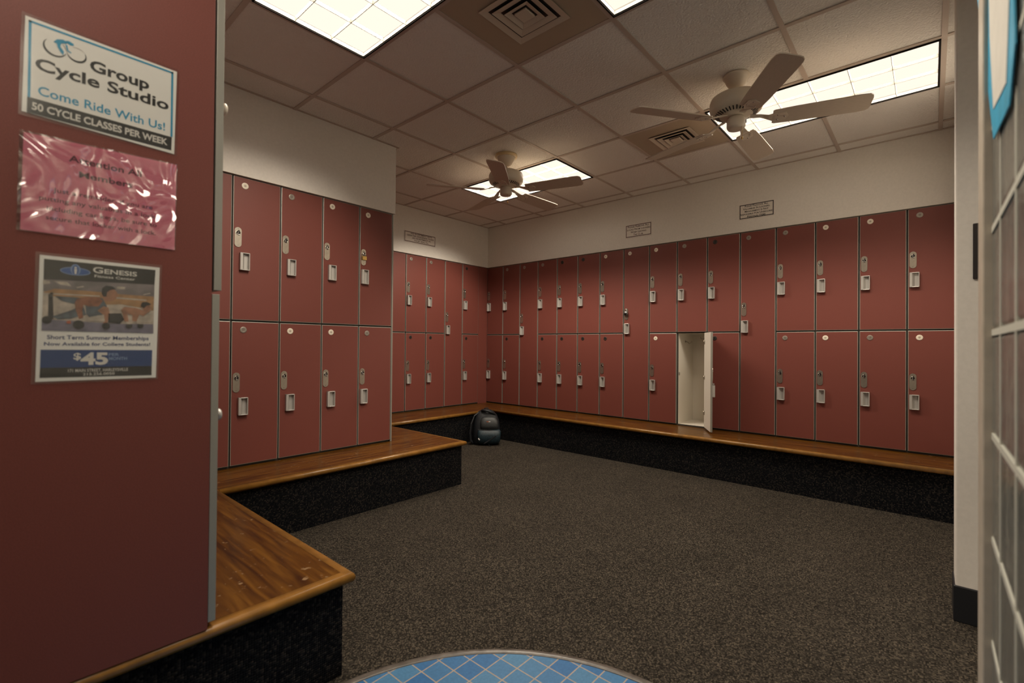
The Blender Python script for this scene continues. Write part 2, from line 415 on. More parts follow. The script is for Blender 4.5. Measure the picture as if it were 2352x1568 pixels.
# cut paper sign taped on the glass
S_ = empty('paper_sign', (1.2, -.085, 1.7)); S_['label'] = 'white paper sign with a bright blue edge taped to the glass blocks'; S_['category'] = 'sign'
b = MB(); b.M = Matrix.Translation((-1.2, .085, -1.7))
outer = [(1.70, 2.10), (1.42, 1.78), (1.208, 1.517), (.978, 1.49), (.918, 1.549), (.93, 1.62), (.88, 1.74), (1.05, 1.95), (1.25, 2.12), (1.5, 2.25)]
inner = [(1.50, 2.02), (1.276, 1.806), (1.262, 1.73), (1.193, 1.566), (1.003, 1.533), (.968, 1.636), (.95, 1.74), (1.10, 1.93), (1.28, 2.07), (1.45, 2.15)]
b.prism([(x, -.086, z) for x, z in outer], (0, .002, 0), SIGNB); b.build('border_sheet', S_)
b = MB(); b.M = Matrix.Translation((-1.2, .085, -1.7)); b.prism([(x, -.0838, z) for x, z in inner], (0, .001, 0), SIGNW); b.build('front_sheet', S_)

# ------------------------------------------------------------------ lockers
DW = PITCH-.010
def door_mesh(h, name):
    b = MB(); w_, t, r, e = DW, .019, .0035, .0012
    # front face inset inside a thin grey edge band; local origin is the hinge corner at the bottom right
    O = [(-w_, e, 0), (0, e, 0), (0, e, h), (-w_, e, h)]; I = [(-w_+r, 0, r), (-r, 0, r), (-r, 0, h-r), (-w_+r, 0, h-r)]
    B_ = [(-w_, t, 0), (0, t, 0), (0, t, h), (-w_, t, h)]
    o, i, k = [b.v(p) for p in O], [b.v(p) for p in I], [b.v(p) for p in B_]
    b.face(i, RED); b.face(k[::-1], INNER)
    for q in range(4):
        n = (q+1) % 4; b.face([o[q], o[n], i[n], i[q]], GREY); b.face([k[q], k[n], o[n], o[q]], GREY)
    return b.mesh(name)
DOOR = door_mesh(ZT-ZS-.008, 'door'); TALL = door_mesh(ZT-ZB-.006, 'tall_door')
def handle_mesh():
    b = MB(); w_, h, p, r = .058, .112, .023, .006
    b.box((0, -p, 0), (w_, .0005, r), ALU, .0025); b.box((0, -p, h-r), (w_, .0005, h), ALU, .0025)
    b.box((w_-r, -p, 0), (w_, .0005, h), ALU, .0025)
    b.box((0, -p, 0), (.017, .0005, h), ALU, .0025)
    b.prism([(.015, -p+.003, r), (.030, -.0015, r), (w_-r, -.0015, r), (w_-r, -.0008, r), (.015, -.0008, r)], (0, 0, h-2*r), ALU)
    return b.mesh('handle')
HANDLE = handle_mesh()
def plate_mesh():
    b = MB(); r, L, t = .0205, .125, .0035
    pts = [(r*math.cos(a), 0, L/2-r+r*math.sin(a)) for a in [PI*k/10 for k in range(11)]] + [(r*math.cos(a), 0, -L/2+r+r*math.sin(a)) for a in [PI+PI*k/10 for k in range(11)]]
    b.prism(pts, (0, -t, 0), STEEL)
    b.lathe([(.0135, -t), (.0135, -t-.003), (.0115, -t-.004), (.0115, -t-.001)], CHROME, (0, 0, .028), 20, 'y')
    b.lathe([(.0, -t-.0015), (.0112, -t-.0015), (.0112, -t-.0005)], BLACK, (0, 0, .028), 20, 'y')
    b.box((-.0045, -t-.006, .018), (.001, -t-.001, .036), CHROME, .001)
    b.box((.0, -t-.0035, .012), (.0075, -t-.001, .044), BLACK)
    b.lathe([(.0028, -t), (.0022, -t-.0012)], DIAL, (0, 0, -L/2+.012), 10, 'y')
    b.lathe([(.0028, -t), (.0022, -t-.0012)], DIAL, (0, 0, L/2-.010), 10, 'y')
    return b.mesh('lock_plate')
PLATE = plate_mesh()
def disc_mesh(m, dot):
    b = MB(); b.lathe([(.0205, .0005), (.0205, -.002), (.019, -.003), (.0075, -.003), (.0065, -.0024), (0, -.0024)], m, n=28, axis='y')
    b.lathe([(.0075, -.0031), (.0065, -.0033), (.0, -.0033)], dot, n=16, axis='y'); return b.mesh('number_disc')
DOT = mat('disc stamp', (.42, .36, .28), .4); DISC = {'c': disc_mesh(CREAMD, DOT), 'g': disc_mesh(GREYD, mat('grey disc stamp', (.21, .18, .15), .4, .4)), 'd': disc_mesh(DARKD, BLACK)}
def body_mesh(tiers):
    b = MB(); W_, H_, D, t = PITCH, ZT-ZBENCH-.001, .42, .009; y0 = .021
    def bx(p, q):
        F = b.box(p, q, INNER)
        for f in F:                                     # front edges take the grey darkened as gap shade
            if abs(sum((b.M.inverted() @ v.co).y for v in f.verts)/4-y0) < 1e-5: f.material_index = b.mi(BODY)
    bx((.0004, y0, 0), (t, D, H_)); bx((W_-t, y0, 0), (W_-.0004, D, H_)); bx((t, D-t, 0), (W_-t, D, H_))
    bx((t, y0, 0), (W_-t, D-t, .014)); bx((t, y0, H_-.009), (W_-t, D-t, H_))
    if tiers == 2: bx((t, y0, ZS-ZBENCH-.010), (W_-t, D-t, ZS-ZBENCH+.008))
    return b.mesh('body')
BODY2, BODY1 = body_mesh(2), body_mesh(1)

def make_door(parent, kind, z, disc, hx=.014, px=.034, plain=False):
    h = (ZT-ZB-.006) if kind == 'tall' else (ZT-ZS-.008)
    d = obj('door', TALL if kind == 'tall' else DOOR, parent, (PITCH-.005, 0, z))
    x0 = -(PITCH-.005)                                   # from the hinge back to the left divider
    pz, hz = (h-.705, h-.865) if kind == 'tall' else (h-.385, h-.537)
    if not plain:
        obj('handle', HANDLE, d, (x0+hx, 0, hz-.056)); obj('lock_plate', PLATE, d, (x0+px, 0, pz))
    if disc: obj('number_disc', DISC[disc], d, (x0+.072, 0, h-.052))
    return d
def locker(loc, rz, label, upper, lower=None, hx=.014, group=None, hxl=None, plain=False):
    r = empty('locker', loc, rz); tag(r, label, 'locker', group)
    if lower == 'TALL':
        obj('body', BODY1, r); make_door(r, 'tall', ZB-ZBENCH, upper, hx)
    else:
        obj('body', BODY2, r); make_door(r, 'up', ZS-ZBENCH+.003, upper, hx, plain=plain); make_door(r, 'low', ZB-ZBENCH, lower, hx if hxl is None else hxl, plain=plain)
    return r

RWALL = [
 ('', '', 'two-door red locker of the long bank, squeezed in the corner above the backpack'),
 ('g', 'd', 'two-door red locker between the corner locker and the first tall locker of the long bank'),
 ('g', 'TALL', 'tall single-door red locker nearest the back corner of the long bank'),
 ('g', 'd', 'two-door red locker touching the first tall locker, on its side away from the corner'),
 ('d', 'd', 'two-door red locker, second after the first tall locker counting away from the corner'),
 ('d', 'd', 'two-door red locker, third after the first tall locker counting away from the corner'),
 ('c', 'd', 'two-door red locker with bright upper disc, before the dial-padlocked tall locker'),
 ('c', 'TALL', 'tall single-door red locker with a round dial padlock on its lock plate'),
 ('c', 'c', 'two-door red locker with two bright discs between the dial-padlocked and the open lockers'),
 ('g', 'c', 'two-door red locker whose lower door stands open on a white interior'),
 ('d', 'd', 'two-door red locker partly covered by the open white-backed door next to it'),
 ('g', 'TALL', 'tall single-door red locker right under the padlock-all-valuables plaque'),
 ('g', 'g', 'two-door red locker touching the tall locker under the plaque, on the pillar side'),
 ('c', 'c', 'two-door red locker with two bright cream discs, third from the pillar'),
 ('c', 'g', 'two-door red locker with bright upper and dull lower disc, second from the pillar'),
 ('g', 'c', 'two-door red locker touching the pillar at the end of the long bank'),
]
yR = 4.583
for i, (u, l, lab) in enumerate(RWALL):
    r = locker((XR, yR-i*PITCH, ZBENCH), -PI/2, lab, u, l, group='red lockers of the long bank')
    if i == 9: OPEN = r
    if i == 7: DIALED = r
yend = yR-16*PITCH
# open lower door
d = [c for c in OPEN.children if c.name.startswith('door')][1]; d.rotation_euler.z = math.radians(120)
hb = MB()
for z in (.12, .46, .80): hb.box((-.030, .0195, z), (-.012, .024, z+.035), STEEL, .001); hb.lathe([(.005, 0), (.005, .035)], STEEL, (-.008, .0225, z), 10)
hb.build('hinge_set', d)
for k, (x, y, z, ry) in enumerate(((.020, .20, ZS-ZBENCH-.09, 0), (.16, .33, ZS-ZBENCH-.03, 1))):
    k_ = MB()
    if ry == 0:
        k_.lathe([(.012, .009-.020), (.012, .013-.020)], STEEL, (x, y, z), 14, 'x')
        k_.tube([(x-.008, y, z), (x+.012, y, z-.004), (x+.030, y, z-.022), (x+.045, y, z-.014), (x+.052, y, z+.006)], .0035, STEEL)
    else:
        k_.lathe([(.016, 0), (.016, .006)], STEEL, (x, y, z+.012), 14)
        k_.tube([(x, y, z+.012), (x, y, z-.022)], .004, STEEL)
        for sx in (-1, 1): k_.tube([(x, y, z-.018), (x+sx*.018, y, z-.034), (x+sx*.036, y, z-.030), (x+sx*.044, y, z-.012)], .0035, STEEL)
    k_.build('coat_hook', OPEN)
k_ = MB(); k_.box((.009, .028, .50), (.016, .046, .53), CHROME, .002); k_.build('strike_plate', OPEN)

BWALL = [(-1, 'g', 'd', 'two-door red locker of the back bank, half hidden behind the projecting bank'),
 (0, 'g', 'd', 'two-door red locker under the health-investment plaque, next to the half hidden one'),
 (1, 'g', 'd', 'two-door red locker touching the tall single-door locker of the back bank'),
 (2, '', 'TALL', 'tall single-door red locker of the back bank'),
 (3, 'd', 'd', 'two-door red locker beside the corner filler panel of the back bank')]
for k, u, l, lab in BWALL:
    locker((3.322+k*PITCH-(0 if k else 0), YB, ZBENCH), 0, lab, u, l, group='red lockers of the back bank')
b = MB(); xf = 3.322+4*PITCH; b.box((xf+.001, YB+.004, ZBENCH), (XR-.001, YB+.022, ZT-.002), RED); structure('trim_2', b)

LWALL = [('', '', 'narrow visible strip of a two-door locker right behind the near end panel'),
 ('c', 'g', 'two-door red locker of the projecting bank, next to the strip behind the end panel'),
 ('g', 'c', 'two-door red locker of the projecting bank, second from the strip behind the end panel'),
 ('c', 'c', 'two-door red locker of the projecting bank, touching the brass-padlocked locker'),
 ('c', 'g', 'two-door red locker with a brass padlock at the end of the projecting bank')]
xL = 1.070-PITCH
for k, (u, l, lab) in enumerate(LWALL):
    hx = .042 if k in (1, 2, 3) else .014
    r = locker((xL+k*PITCH*.9945, YL, ZBENCH), 0, lab, u, l, hx=hx, group='red lockers of the projecting bank')
    if k == 4: BRASSED = r
xe = xL+4*PITCH*.9945+PITCH
b = MB(); b.box((xe, YL+.001, ZBENCH), (2.262, YL+.012, ZT-.001), GREY, .001); b.box((xe+.001, YL+.013, ZBENCH), (2.261, YB+.42, ZT-.001), RED); structure('trim_3', b)

# near bank: its end panel faces the camera, its doors face the bench
NB = []
for k in range(6):
    y = YN+.019+k*PITCH
    lab = 'near locker carrying the notices, its plain red end panel facing the room entrance' if k == 0 else 'red locker in the near bank hidden behind the end panel with notices'
    r = locker((.457, y, ZBENCH), PI/2, lab, 'c', 'c', group=None if k == 0 else 'hidden lockers of the near bank', plain=k == 0)
    NB.append(r)
b = MB(); b.box((-.019, .021, 0), (-.0008, .90, ZT-ZBENCH-.001), RED, .001); b.build('end_panel', NB[0])
for d_ in [c for c in NB[0].children if c.name.startswith('door')]:
    low = d_.location.z < .3
    d_.location.y = .0 if low else -.004
    b = MB(); b.box((-.2958-.010+.0, .0, 0), (-DW, .019, ZT-ZS-.008), GREY, .001); b.build('edge_strip', d_)
    b = MB(); z = .566 if low else .530
    b.lathe([(.010, 0), (.010, -.005), (.016, -.008), (.017, -.016), (.013, -.020), (0, -.021)], CREAMD if not low else ALU, (-.262, 0, z), 24, 'y'); b.build('lock_knob', d_)
locker((xL-PITCH*.9945, YL, ZBENCH), 0, 'red locker of the projecting bank hidden behind the near end panel', 'c', 'c')

# padlocks
def padlock(root, x, z, dial):
    loc = root.matrix_basis @ Vector((x, -.004, z)); p = empty('padlock', loc, root.rotation_euler.z)
    if dial:
        tag(p, 'round grey dial padlock hanging on a tall red locker door', 'padlock')
        b = MB(); b.lathe([(.0, -.002), (.0225, -.002), (.0235, -.006), (.0235, -.016), (.021, -.019), (0, -.019)], DIAL, (0, 0, -.028), 28, 'y'); b.build('case', p)
        b = MB(); b.lathe([(.014, -.019), (.013, -.026), (0, -.027)], BLACK, (0, 0, -.028), 24, 'y'); b.build('dial', p)
        b = MB(); b.tube([(-.011, -.010, -.012), (-.011, -.010, .008), (-.007, -.010, .017), (0, -.010, .020), (.007, -.010, .017), (.011, -.010, .008), (.011, -.010, -.012)], .003, CHROME); b.build('shackle', p)
    else:
        tag(p, 'small brass padlock with a steel shackle hanging on a locker lock plate', 'padlock')
        b = MB(); b.box((-.017, -.016, -.040), (.017, -.002, -.010), BRASS, .002); b.build('case', p)
        b = MB(); b.tube([(-.011, -.009, -.012), (-.011, -.009, .006), (-.007, -.009, .016), (0, -.009, .019), (.007, -.009, .016), (.011, -.009, .006), (.011, -.009, -.012)], .0033, CHROME); b.build('shackle', p)
bpy.context.view_layer.update()
padlock(DIALED, .034, ZT-ZBENCH-.705+.026, True)
padlock(BRASSED, .036, ZT-ZBENCH-.385+.012, False)

# ------------------------------------------------------------------ benches
def bench(label, slab, nose_paths, risers, m, group='wooden locker benches'):
    r = empty('bench'); tag(r, label, 'bench', group)
    b = MB()
    for (x0, y0, x1, y1) in slab: b.box((x0, y0, ZBENCH-.030), (x1, y1, ZBENCH), m)
    b.build('seat', r)
    for path in nose_paths:
        b = MB(); prof = [(-.036, 0), (-.012, .0), (-.004, -.003), (0, -.010), (.0, -.022), (-.004, -.030), (-.012, -.034), (-.036, -.034)]
        P = [Vector((*p[:2], 0)) for p in path]; rings = []
        for i, p in enumerate(P):
            d0 = (P[i]-P[i-1]).normalized() if i else (P[1]-P[0]).normalized(); d1 = (P[i+1]-P[i]).normalized() if i < len(P)-1 else d0
            n0, n1 = Vector((d0.y, -d0.x, 0)), Vector((d1.y, -d1.x, 0)); n = (n0+n1).normalized(); k = 1/max(.3, n.dot(n0))
            rings.append([b.v(p+n*k*u+Vector((0, 0, ZBENCH+z))) for u, z in prof])
        for A, B in zip(rings, rings[1:]):
            for q in range(len(prof)-1): b.face([A[q], A[q+1], B[q+1], B[q]], NOSE, True)
            b.face([A[-1], A[0], B[0], B[-1]], NOSE)
        b.face(rings[0][::-1], NOSE); b.face(rings[-1], NOSE)
        b.build('nosing', r)
    b = MB()
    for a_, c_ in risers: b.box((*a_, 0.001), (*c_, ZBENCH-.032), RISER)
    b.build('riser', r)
    return r
yl, xn, xo, yb, xr = 2.851, .884, 2.688, 4.035, 4.205
e = .0366
bench('scuffed wooden bench running out from under the near end panel', [(-.45, YN+e, xn-e, yl-.001), (-.45, yl-.0009, xn-.001, YL-.011)], [[(-.45, YN), (xn, YN), (xn, yl)]],
      [((-.45, YN+.03), (xn-.03, yl)), ((-.45, yl+.0001), (xn-.0015, YL-.011))], WOODY)
bench('wooden bench in front of the projecting bank with a corner sticking out', [(xn+.001, yl+e, xo-e, YL+.43), (2.265, YL+.43, xo-e, yb-.001)], [[(xn+.001, yl), (xo, yl), (xo, yb-.001)]],
      [((xn+.001, yl+.03), (xo-.03, YL+.43)), ((2.266, YL+.431), (xo-.03, yb-.001))], WOODX)
bench('short wooden bench under the back bank behind the backpack', [(2.265, yb+e, xr-.001, YB+.43)], [[(2.265, yb), (xr-.001, yb)]],
      [((2.266, yb+.03), (xr-.001, YB+.43))], WOODX)
bench('long wooden bench under the long locker bank', [(xr+e, -.174, XR+.43, YB+.43), (xr, yb+.001, xr+e-.0001, YB+.43)], [[(xr, yb), (xr, -.174)]],
      [((xr+.03, -.174), (XR+.43, YB+.43))], WOODY)

# ------------------------------------------------------------------ ceiling lights, vents, fans
def photometry(L, ca=(.80, 1.35), cb=(1.9, 3.2), low=.03):
    '''luminous distribution of a parabolic louver troffer: sharp cut-off across the tubes, wider along them'''
    L.use_nodes = True; nt = L.node_tree; N = nt.nodes; K = nt.links
    em = N['Emission']; g = N.new('ShaderNodeNewGeometry'); sp = N.new('ShaderNodeSeparateXYZ'); K.new(g.outputs['Incoming'], sp.inputs[0])
    def m(op, a, b=None):
        n = N.new('ShaderNodeMath'); n.operation = op
        for i, q in enumerate((a, b)):
            if q is None: continue
            if isinstance(q, (int, float)): n.inputs[i].default_value = q
            else: K.new(q, n.inputs[i])
        return n.outputs[0]
    z = m('MAXIMUM', m('ABSOLUTE', sp.outputs[2]), .02)
    def cut(v, lo, hi):
        r = N.new('ShaderNodeMapRange'); r.interpolation_type = 'SMOOTHSTEP'; K.new(m('DIVIDE', m('ABSOLUTE', v), z), r.inputs[0])
        r.inputs[1].default_value = lo; r.inputs[2].default_value = hi; r.inputs[3].default_value = 1; r.inputs[4].default_value = low
        return r.outputs[0]
    f = m('MULTIPLY', cut(sp.outputs[0], *ca), cut(sp.outputs[1], *cb))
    f = m('MULTIPLY', f, m('POWER', m('MAXIMUM', z, .25), -.8))
    K.new(f, em.inputs[1])
for a, c, lab in LIGHTS:
    x0, y0 = GX+a*T+.012, GY+c*T+.012; wx, wy = T-.024, 2*T-.024
    r = empty('ceiling_light', (x0+wx/2, y0+wy/2, ZC)); tag(r, lab, 'ceiling light', 'fluorescent ceiling lights'); hx, hy = wx/2, wy/2
    b = MB(); t = .0075                                 # black rim, white inner lip
    for p, q in (((-hx, -hy, -.014), (-hx+t, hy, .0145)), ((hx-t, -hy, -.014), (hx, hy, .0145)), ((-hx+t, -hy, -.014), (hx-t, -hy+t, .0145)), ((-hx+t, hy-t, -.014), (hx-t, hy, .0145))): b.box(p, q, RIM)
    for p, q in (((-hx+t, -hy+t, -.007), (-hx+t+.003, hy-t, .0142)), ((hx-t-.003, -hy+t, -.007), (hx-t, hy-t, .0142)), ((-hx+t+.003, -hy+t, -.007), (hx-t-.003, -hy+t+.003, .0142)), ((-hx+t+.003, hy-t-.003, -.007), (hx-t-.003, hy-t, .0142))): b.box(p, q, HOUS)
    b.build('rim', r)
    b = MB(); hh = .13
    for p, q in (((-hx, -hy, .0148), (-hx+.004, hy, hh)), ((hx-.004, -hy, .0148), (hx, hy, hh)), ((-hx, -hy, .0148), (hx, -hy+.004, hh)), ((-hx, hy-.004, .0148), (hx, hy, hh)), ((-hx, -hy, hh), (hx, hy, hh+.003))): b.box(p, q, HOUS)
    b.build('housing', r)
    b = MB(); b.box((-hx+.005, -hy+.005, .0155), (hx-.005, hy-.005, .018), LENSM); b.build('lens', r)
    b = MB(); t = .009; ix, iy = hx-t, hy-t
    for k in range(1, 3):
        x = -ix+2*ix*k/3; b.prism([(x-.004, -iy, .012), (x+.004, -iy, .012), (x+.0015, -iy, -.006), (x-.0015, -iy, -.006)], (0, 2*iy, 0), LOUV)
    for k in range(1, 6):
        y = -iy+2*iy*k/6; b.prism([(-ix, y-.004, .0118), (-ix, y+.004, .0118), (-ix, y+.0015, -.0055), (-ix, y-.0015, -.0055)], (2*ix, 0, 0), LOUV)
    b.build('louver', r)
    L = bpy.data.lights.new('lamp', 'AREA'); L.shape = 'RECTANGLE'; L.size = wx-.03; L.size_y = wy-.03; L.energy = LAMP_POWER*{(-3, -5): .42, (-3, -8): 1.3, (3, -1): 1.45, (0, -5): .52, (-1, -3): .95}.get((a, c), 1); L.color = LAMP_COLOR; photometry(L)
    lo = bpy.data.objects.new('lamp', L); C.objects.link(lo); lo.parent = r; lo.location = (0, 0, .0135)

for a, c, lab in ((0, -3, 'large square tan ceiling vent over the middle, next to the cut-off light'), (3, -3, 'smaller-looking square tan ceiling vent between the two fans')):
    x, y = GX+(a+.5)*T, GY+(c+.5)*T
    r = empty('ceiling_vent', (x, y, ZC)); tag(r, lab, 'vent', 'square ceiling vents')
    b = MB(); h = T/2-.013; o = .150
    b.box((-h, -h, -.004), (h, h, -.0012), VENTM); b.build('panel', r)
    b = MB(); b.box((-o, -o, -.0055), (o, o, -.0042), BLACK); b.build('throat', r)
    for k, (s0, s1) in enumerate(((.158, .125), (.112, .082), (.070, .045))):
        b = MB(); z0, z1 = -.012-.002*k, -.006
        for (dx, dy) in ((1,0),(0,1),(-1,0),(0,-1)):
            px, py = -dy, dx
            P = [(dx*s0+px*s0*q, dy*s0+py*s0*q, z0) for q in (-1, 1)] + [(dx*s1+px*s1*q, dy*s1+py*s1*q, z1) for q in (1, -1)]
            b.prism([P[0], P[1], P[2], P[3]], (0, 0, .002), VENTR)
        b.build('louver_ring', r)
    b = MB(); b.box((-.036, -.036, -.016), (.036, .036, -.006), VENTR, .003); b.build('core', r)

def make_fan(drop, collar):
    r = empty('ceiling_fan')
    b = MB()
    if collar: b.lathe([(0, -.001), (.092, -.001), (.095, -.010), (.090, -.020), (.078, -.023)], FANYEL, n=40); b.lathe([(.078, -.023), (.074, -.030), (.070, -.046), (.058, -.060), (.050, -.076), (.030, -.090), (.016, -.094), (0, -.094)], FANW, n=40)
    else: b.lathe([(0, -.001), (.070, -.001), (.073, -.012), (.068, -.020), (.062, -.024), (.058, -.040), (.046, -.060), (.030, -.072), (.016, -.076), (0, -.076)], FANW, n=40)
    b.build('canopy', r)
    b = MB(); b.lathe([(0, -.07), (.013, -.07), (.013, -.115-drop), (0, -.115-drop)], FANW, n=20); b.build('downrod', r)
    b = MB(); D = Matrix.Translation((0, 0, -drop)); b.M = D
    b.lathe([(0, -.104), (.030, -.104), (.045, -.110), (.110, -.118), (.138, -.132), (.145, -.150), (.145, -.190), (.136, -.208), (.118, -.218), (.085, -.232), (.060, -.244), (0, -.246)], FANW, n=48)
    for k in range(36):                                  # dark cooling slots round the lower shoulder
        a = 2*PI*k/36; b.M = D @ Matrix.Rotation(a, 4, 'Z'); b.prism([(.090, -.003, -.2316), (.116, -.003, -.2200), (.116, .003, -.2200), (.090, .003, -.2316)], (.0005, 0, -.0016), BLACK)
    b.build('motor_housing', r)
    b = MB(); b.M = D; b.lathe([(0, -.243), (.040, -.243), (.050, -.256), (.051, -.300), (.044, -.312), (.030, -.316), (0, -.316)], FANW, n=32)
    b.box((.0505, -.004, -.282), (.055, .004, -.266), BLACK); b.build('switch_housing', r)
    b = MB(); b.M = D; b.tube([(.03, -.03, -.31), (.031, -.031, -.35), (.031, -.031, -.372)], .0012, BRASS, 6); b.lathe([(0, -.372), (.004, -.375), (.005, -.385), (0, -.391)], BRASS, (.031, -.031, 0), 10); b.build('pull_chain', r)
    # blade: root at r=.20, tip at r=.66, pitched
    b = MB(); th = .006; pts = []
    for x, hw in ((.19, .050), (.20, .056), (.30, .062), (.60, .068), (.642, .064), (.656, .052), (.660, .036)): pts.append((x, -hw))
    out = pts + [(x, -y) for x, y in reversed(pts)]
    b.prism([(x, y, 0) for x, y in out], (0, 0, th), BLADE); BM = b.mesh('blade')
    b = MB(); b.prism([(.075, -.016, .028), (.13, -.012, .020), (.17, -.020, .002), (.20, -.036, -.004), (.255, -.030, -.004), (.270, 0, -.004), (.255, .030, -.004), (.20, .036, -.004), (.17, .020, .002), (.13, .012, .020), (.075, .016, .028)], (0, 0, .004), FANW)
    for sx, sy in ((.215, -.02), (.215, .02), (.25, 0)): b.lathe([(.005, -.004), (.004, -.007), (0, -.007)], CHROME, (sx, sy, 0), 10)
    IM = b.mesh('blade_iron')
    for k in range(5):
        d = obj('blade', BM, r, (0, 0, -.276-drop), 0); d.rotation_mode = 'XYZ'
        d.rotation_euler = (math.radians(-13), 0, math.radians(72*k)); obj('blade_iron', IM, d)
    return r
fan = make_fan(.028, True); fan.location = (2.963, 2.692, ZC); fan.rotation_euler.z = math.radians(-73)
tag(fan, 'ivory five-blade ceiling fan in the far corner in front of its light', 'ceiling fan', 'ceiling fans')
f2 = make_fan(.006, False); f2.location = (2.963, .863, ZC); f2.rotation_euler.z = math.radians(-71.5)
tag(f2, 'ivory five-blade ceiling fan closest to the pillar, beside the long light', 'ceiling fan', 'ceiling fans')

# ------------------------------------------------------------------ wall plaques
def plaque(label, lines, loc, rz, w_, h, top, line_h, widths, m_txt, caps=True, border=None):
    r = empty('wall_sign', loc, rz); tag(r, label, 'sign', 'wall plaques above the lockers')
    b = MB(); b.box((0, -.005, 0), (w_, -.0003, h), PLAQ, .001); t = .007; i = .006
    for p, q in (((i, i), (w_-i, i+t)), ((i, h-i-t), (w_-i, h-i)), ((i, i), (i+t, h-i)), ((w_-i-t, i), (w_-i, h-i))):
        b.quad([(p[0], p[1]), (q[0], p[1]), (q[0], q[1]), (p[0], q[1])], -.0054, border or BORDER)
    for k, (s, (u0, u1)) in enumerate(zip(lines, widths)):
        z = h*(1-top)-k*line_h-line_h*.72
        b.text(s, w_*u0, w_*u1, z, z+line_h*.70, -.0055, m_txt, .02, caps)
    b.build('plate', r)
    return r
plaque('small plaque about an investment in health on the back wall', ['NO INVESTMENT PAYS', 'GREATER DIVIDENDS THAN', 'AN INVESTMENT IN', 'YOUR HEALTH.'], (3.276, YB-.016, 2.331), 0, .462, .128, .10, .0255, [(.20, .87), (.08, .93), (.24, .83), (.30, .76)], BORDER, False)
plaque('plaque asking to remove all locks, the smaller one on the long wall', ['Please Remove All', 'Locks From Lockers', 'When Leaving', 'The Club.'], (XR-.016, 2.478, 2.3035), -PI/2, .298, .139, .10, .0285, [(.09, .91), (.06, .95), (.20, .80), (.31, .69)], BORDER)
plaque('plaque asking to padlock valuables, the larger one on the long wall', ['Please Padlock All', 'Valuables In Lockers.', 'Management Is Not', 'Responsible For Unsecured', 'Personal Items'], (XR-.016, 1.327, 2.308), -PI/2, .293, .139, .09, .0238, [(.17, .83), (.12, .88), (.17, .84), (.03, .97), (.24, .76)], INK, True, INK)

# ------------------------------------------------------------------ notices on the end panel (plane y = YN)
def notice(name, label, cx_, cz_):
    r = empty(name, (cx_, YN, cz_)); tag(r, label, 'poster', 'laminated notices on the end panel')
    b = MB(); b.M = Matrix.Translation((-cx_, -YN, -cz_)); return r, b
def paper(b, q, m): b.prism([(x, YN-.0008, z) for x, z in q], (0, -.0008, 0), m)
def laminate(r, q, m, cx_, cz_, n=1):
    b = MB(); b.M = Matrix.Translation((-cx_, -YN, -cz_)); b.prism([(x, YN-.0040, z) for x, z in q], (0, -.0003, 0), m); b.build('laminate_sheet', r)
LY = YN-.0019
def ell(b, cx_, cz_, a, c, y, m, tilt=0, n=28, hole=0.0):
    P = [(cx_+a*math.cos(t)*math.cos(tilt)-c*math.sin(t)*math.sin(tilt), cz_+a*math.cos(t)*math.sin(tilt)+c*math.sin(t)*math.cos(tilt)) for t in [2*PI*k/n for k in range(n)]]
    b.quad(P, y, m)

# 1 cycle studio
r, b = notice('poster', 'white notice with a cyclist logo and blue border, topmost on the end panel', .207, 1.744)
paper(b, [(.0655, 1.642), (.3442, 1.633), (.3479, 1.851), (.0687, 1.853)][::1], PAPER)
t = .0045; x0, x1, z0, z1 = .0740, .3400, 1.676, 1.8462
for p, q in (((x0, z1-t), (x1, z1)), ((x0, z0), (x0+t, z1)), ((x1-t, z0), (x1, z1))): b.quad([(p[0], p[1]), (q[0], p[1]), (q[0], q[1]), (p[0], q[1])], LY, CYAN)
b.quad([(.0732, 1.642), (.3378, 1.6405), (.3385, 1.6755), (.0735, 1.6768)], LY, INK)
b.text('Group', .176, .2892, 1.7800, 1.8065, LY, INK, .030)
b.text('Cycle Studio', .0852, .3308, 1.7435, 1.7705, LY, INK, .026)
b.text('Come Ride With Us!', .0902, .3236, 1.6875, 1.7085, LY, CYAN, .014)
b.text('50 CYCLE CLASSES PER WEEK', .0808, .3294, 1.6515, 1.6680, LY-.0003, WHITEINK, .03)
def swoosh(cx_, cz_, rr, a0, a1, wmax, m):                # tapering arc of a wheel
    n = 28; O, I = [], []
    for k in range(n+1):
        a = math.radians(a0+(a1-a0)*k/n); w_ = wmax*math.sin(PI*k/n)+.0003
        O.append((cx_+rr*math.cos(a), cz_+rr*math.sin(a))); I.append((cx_+(rr-w_)*math.cos(a), cz_+(rr-w_)*math.sin(a)))
    for k in range(n): b.quad([O[k], O[k+1], I[k+1], I[k]], LY, m)
swoosh(.1160, 1.8035, .0195, 130, 350, .0042, INK)
swoosh(.1530, 1.8040, .0170, 175, 400, .0040, INK)
swoosh(.1160, 1.8035, .0195, -5, 60, .0012, GREYD); swoosh(.1530, 1.8040, .0170, 40, 120, .0010, GREYD)
b.quad([(.1135, 1.8165), (.1195, 1.8250), (.1290, 1.8290), (.1380, 1.8265), (.1345, 1.8215), (.1265, 1.8190), (.1250, 1.8110), (.1310, 1.8020), (.1300, 1.7930), (.1255, 1.7985), (.1205, 1.8075), (.1190, 1.8150)], LY-.0002, CYAN)
b.quad([(.1340, 1.8290), (.1400, 1.8305), (.1470, 1.8275), (.1480, 1.8235), (.1420, 1.8215), (.1360, 1.8240)], LY-.0002, CYAN)
b.quad([(.1330, 1.8200), (.1365, 1.8190), (.1385, 1.8085), (.1440, 1.8055), (.1425, 1.8035), (.1360, 1.8065)], LY-.0002, CYAN)
b.build('paper', r); laminate(r, [(.0600, 1.6325), (.3495, 1.6285), (.3525, 1.8565), (.0630, 1.8585)], LAM, .207, 1.744)

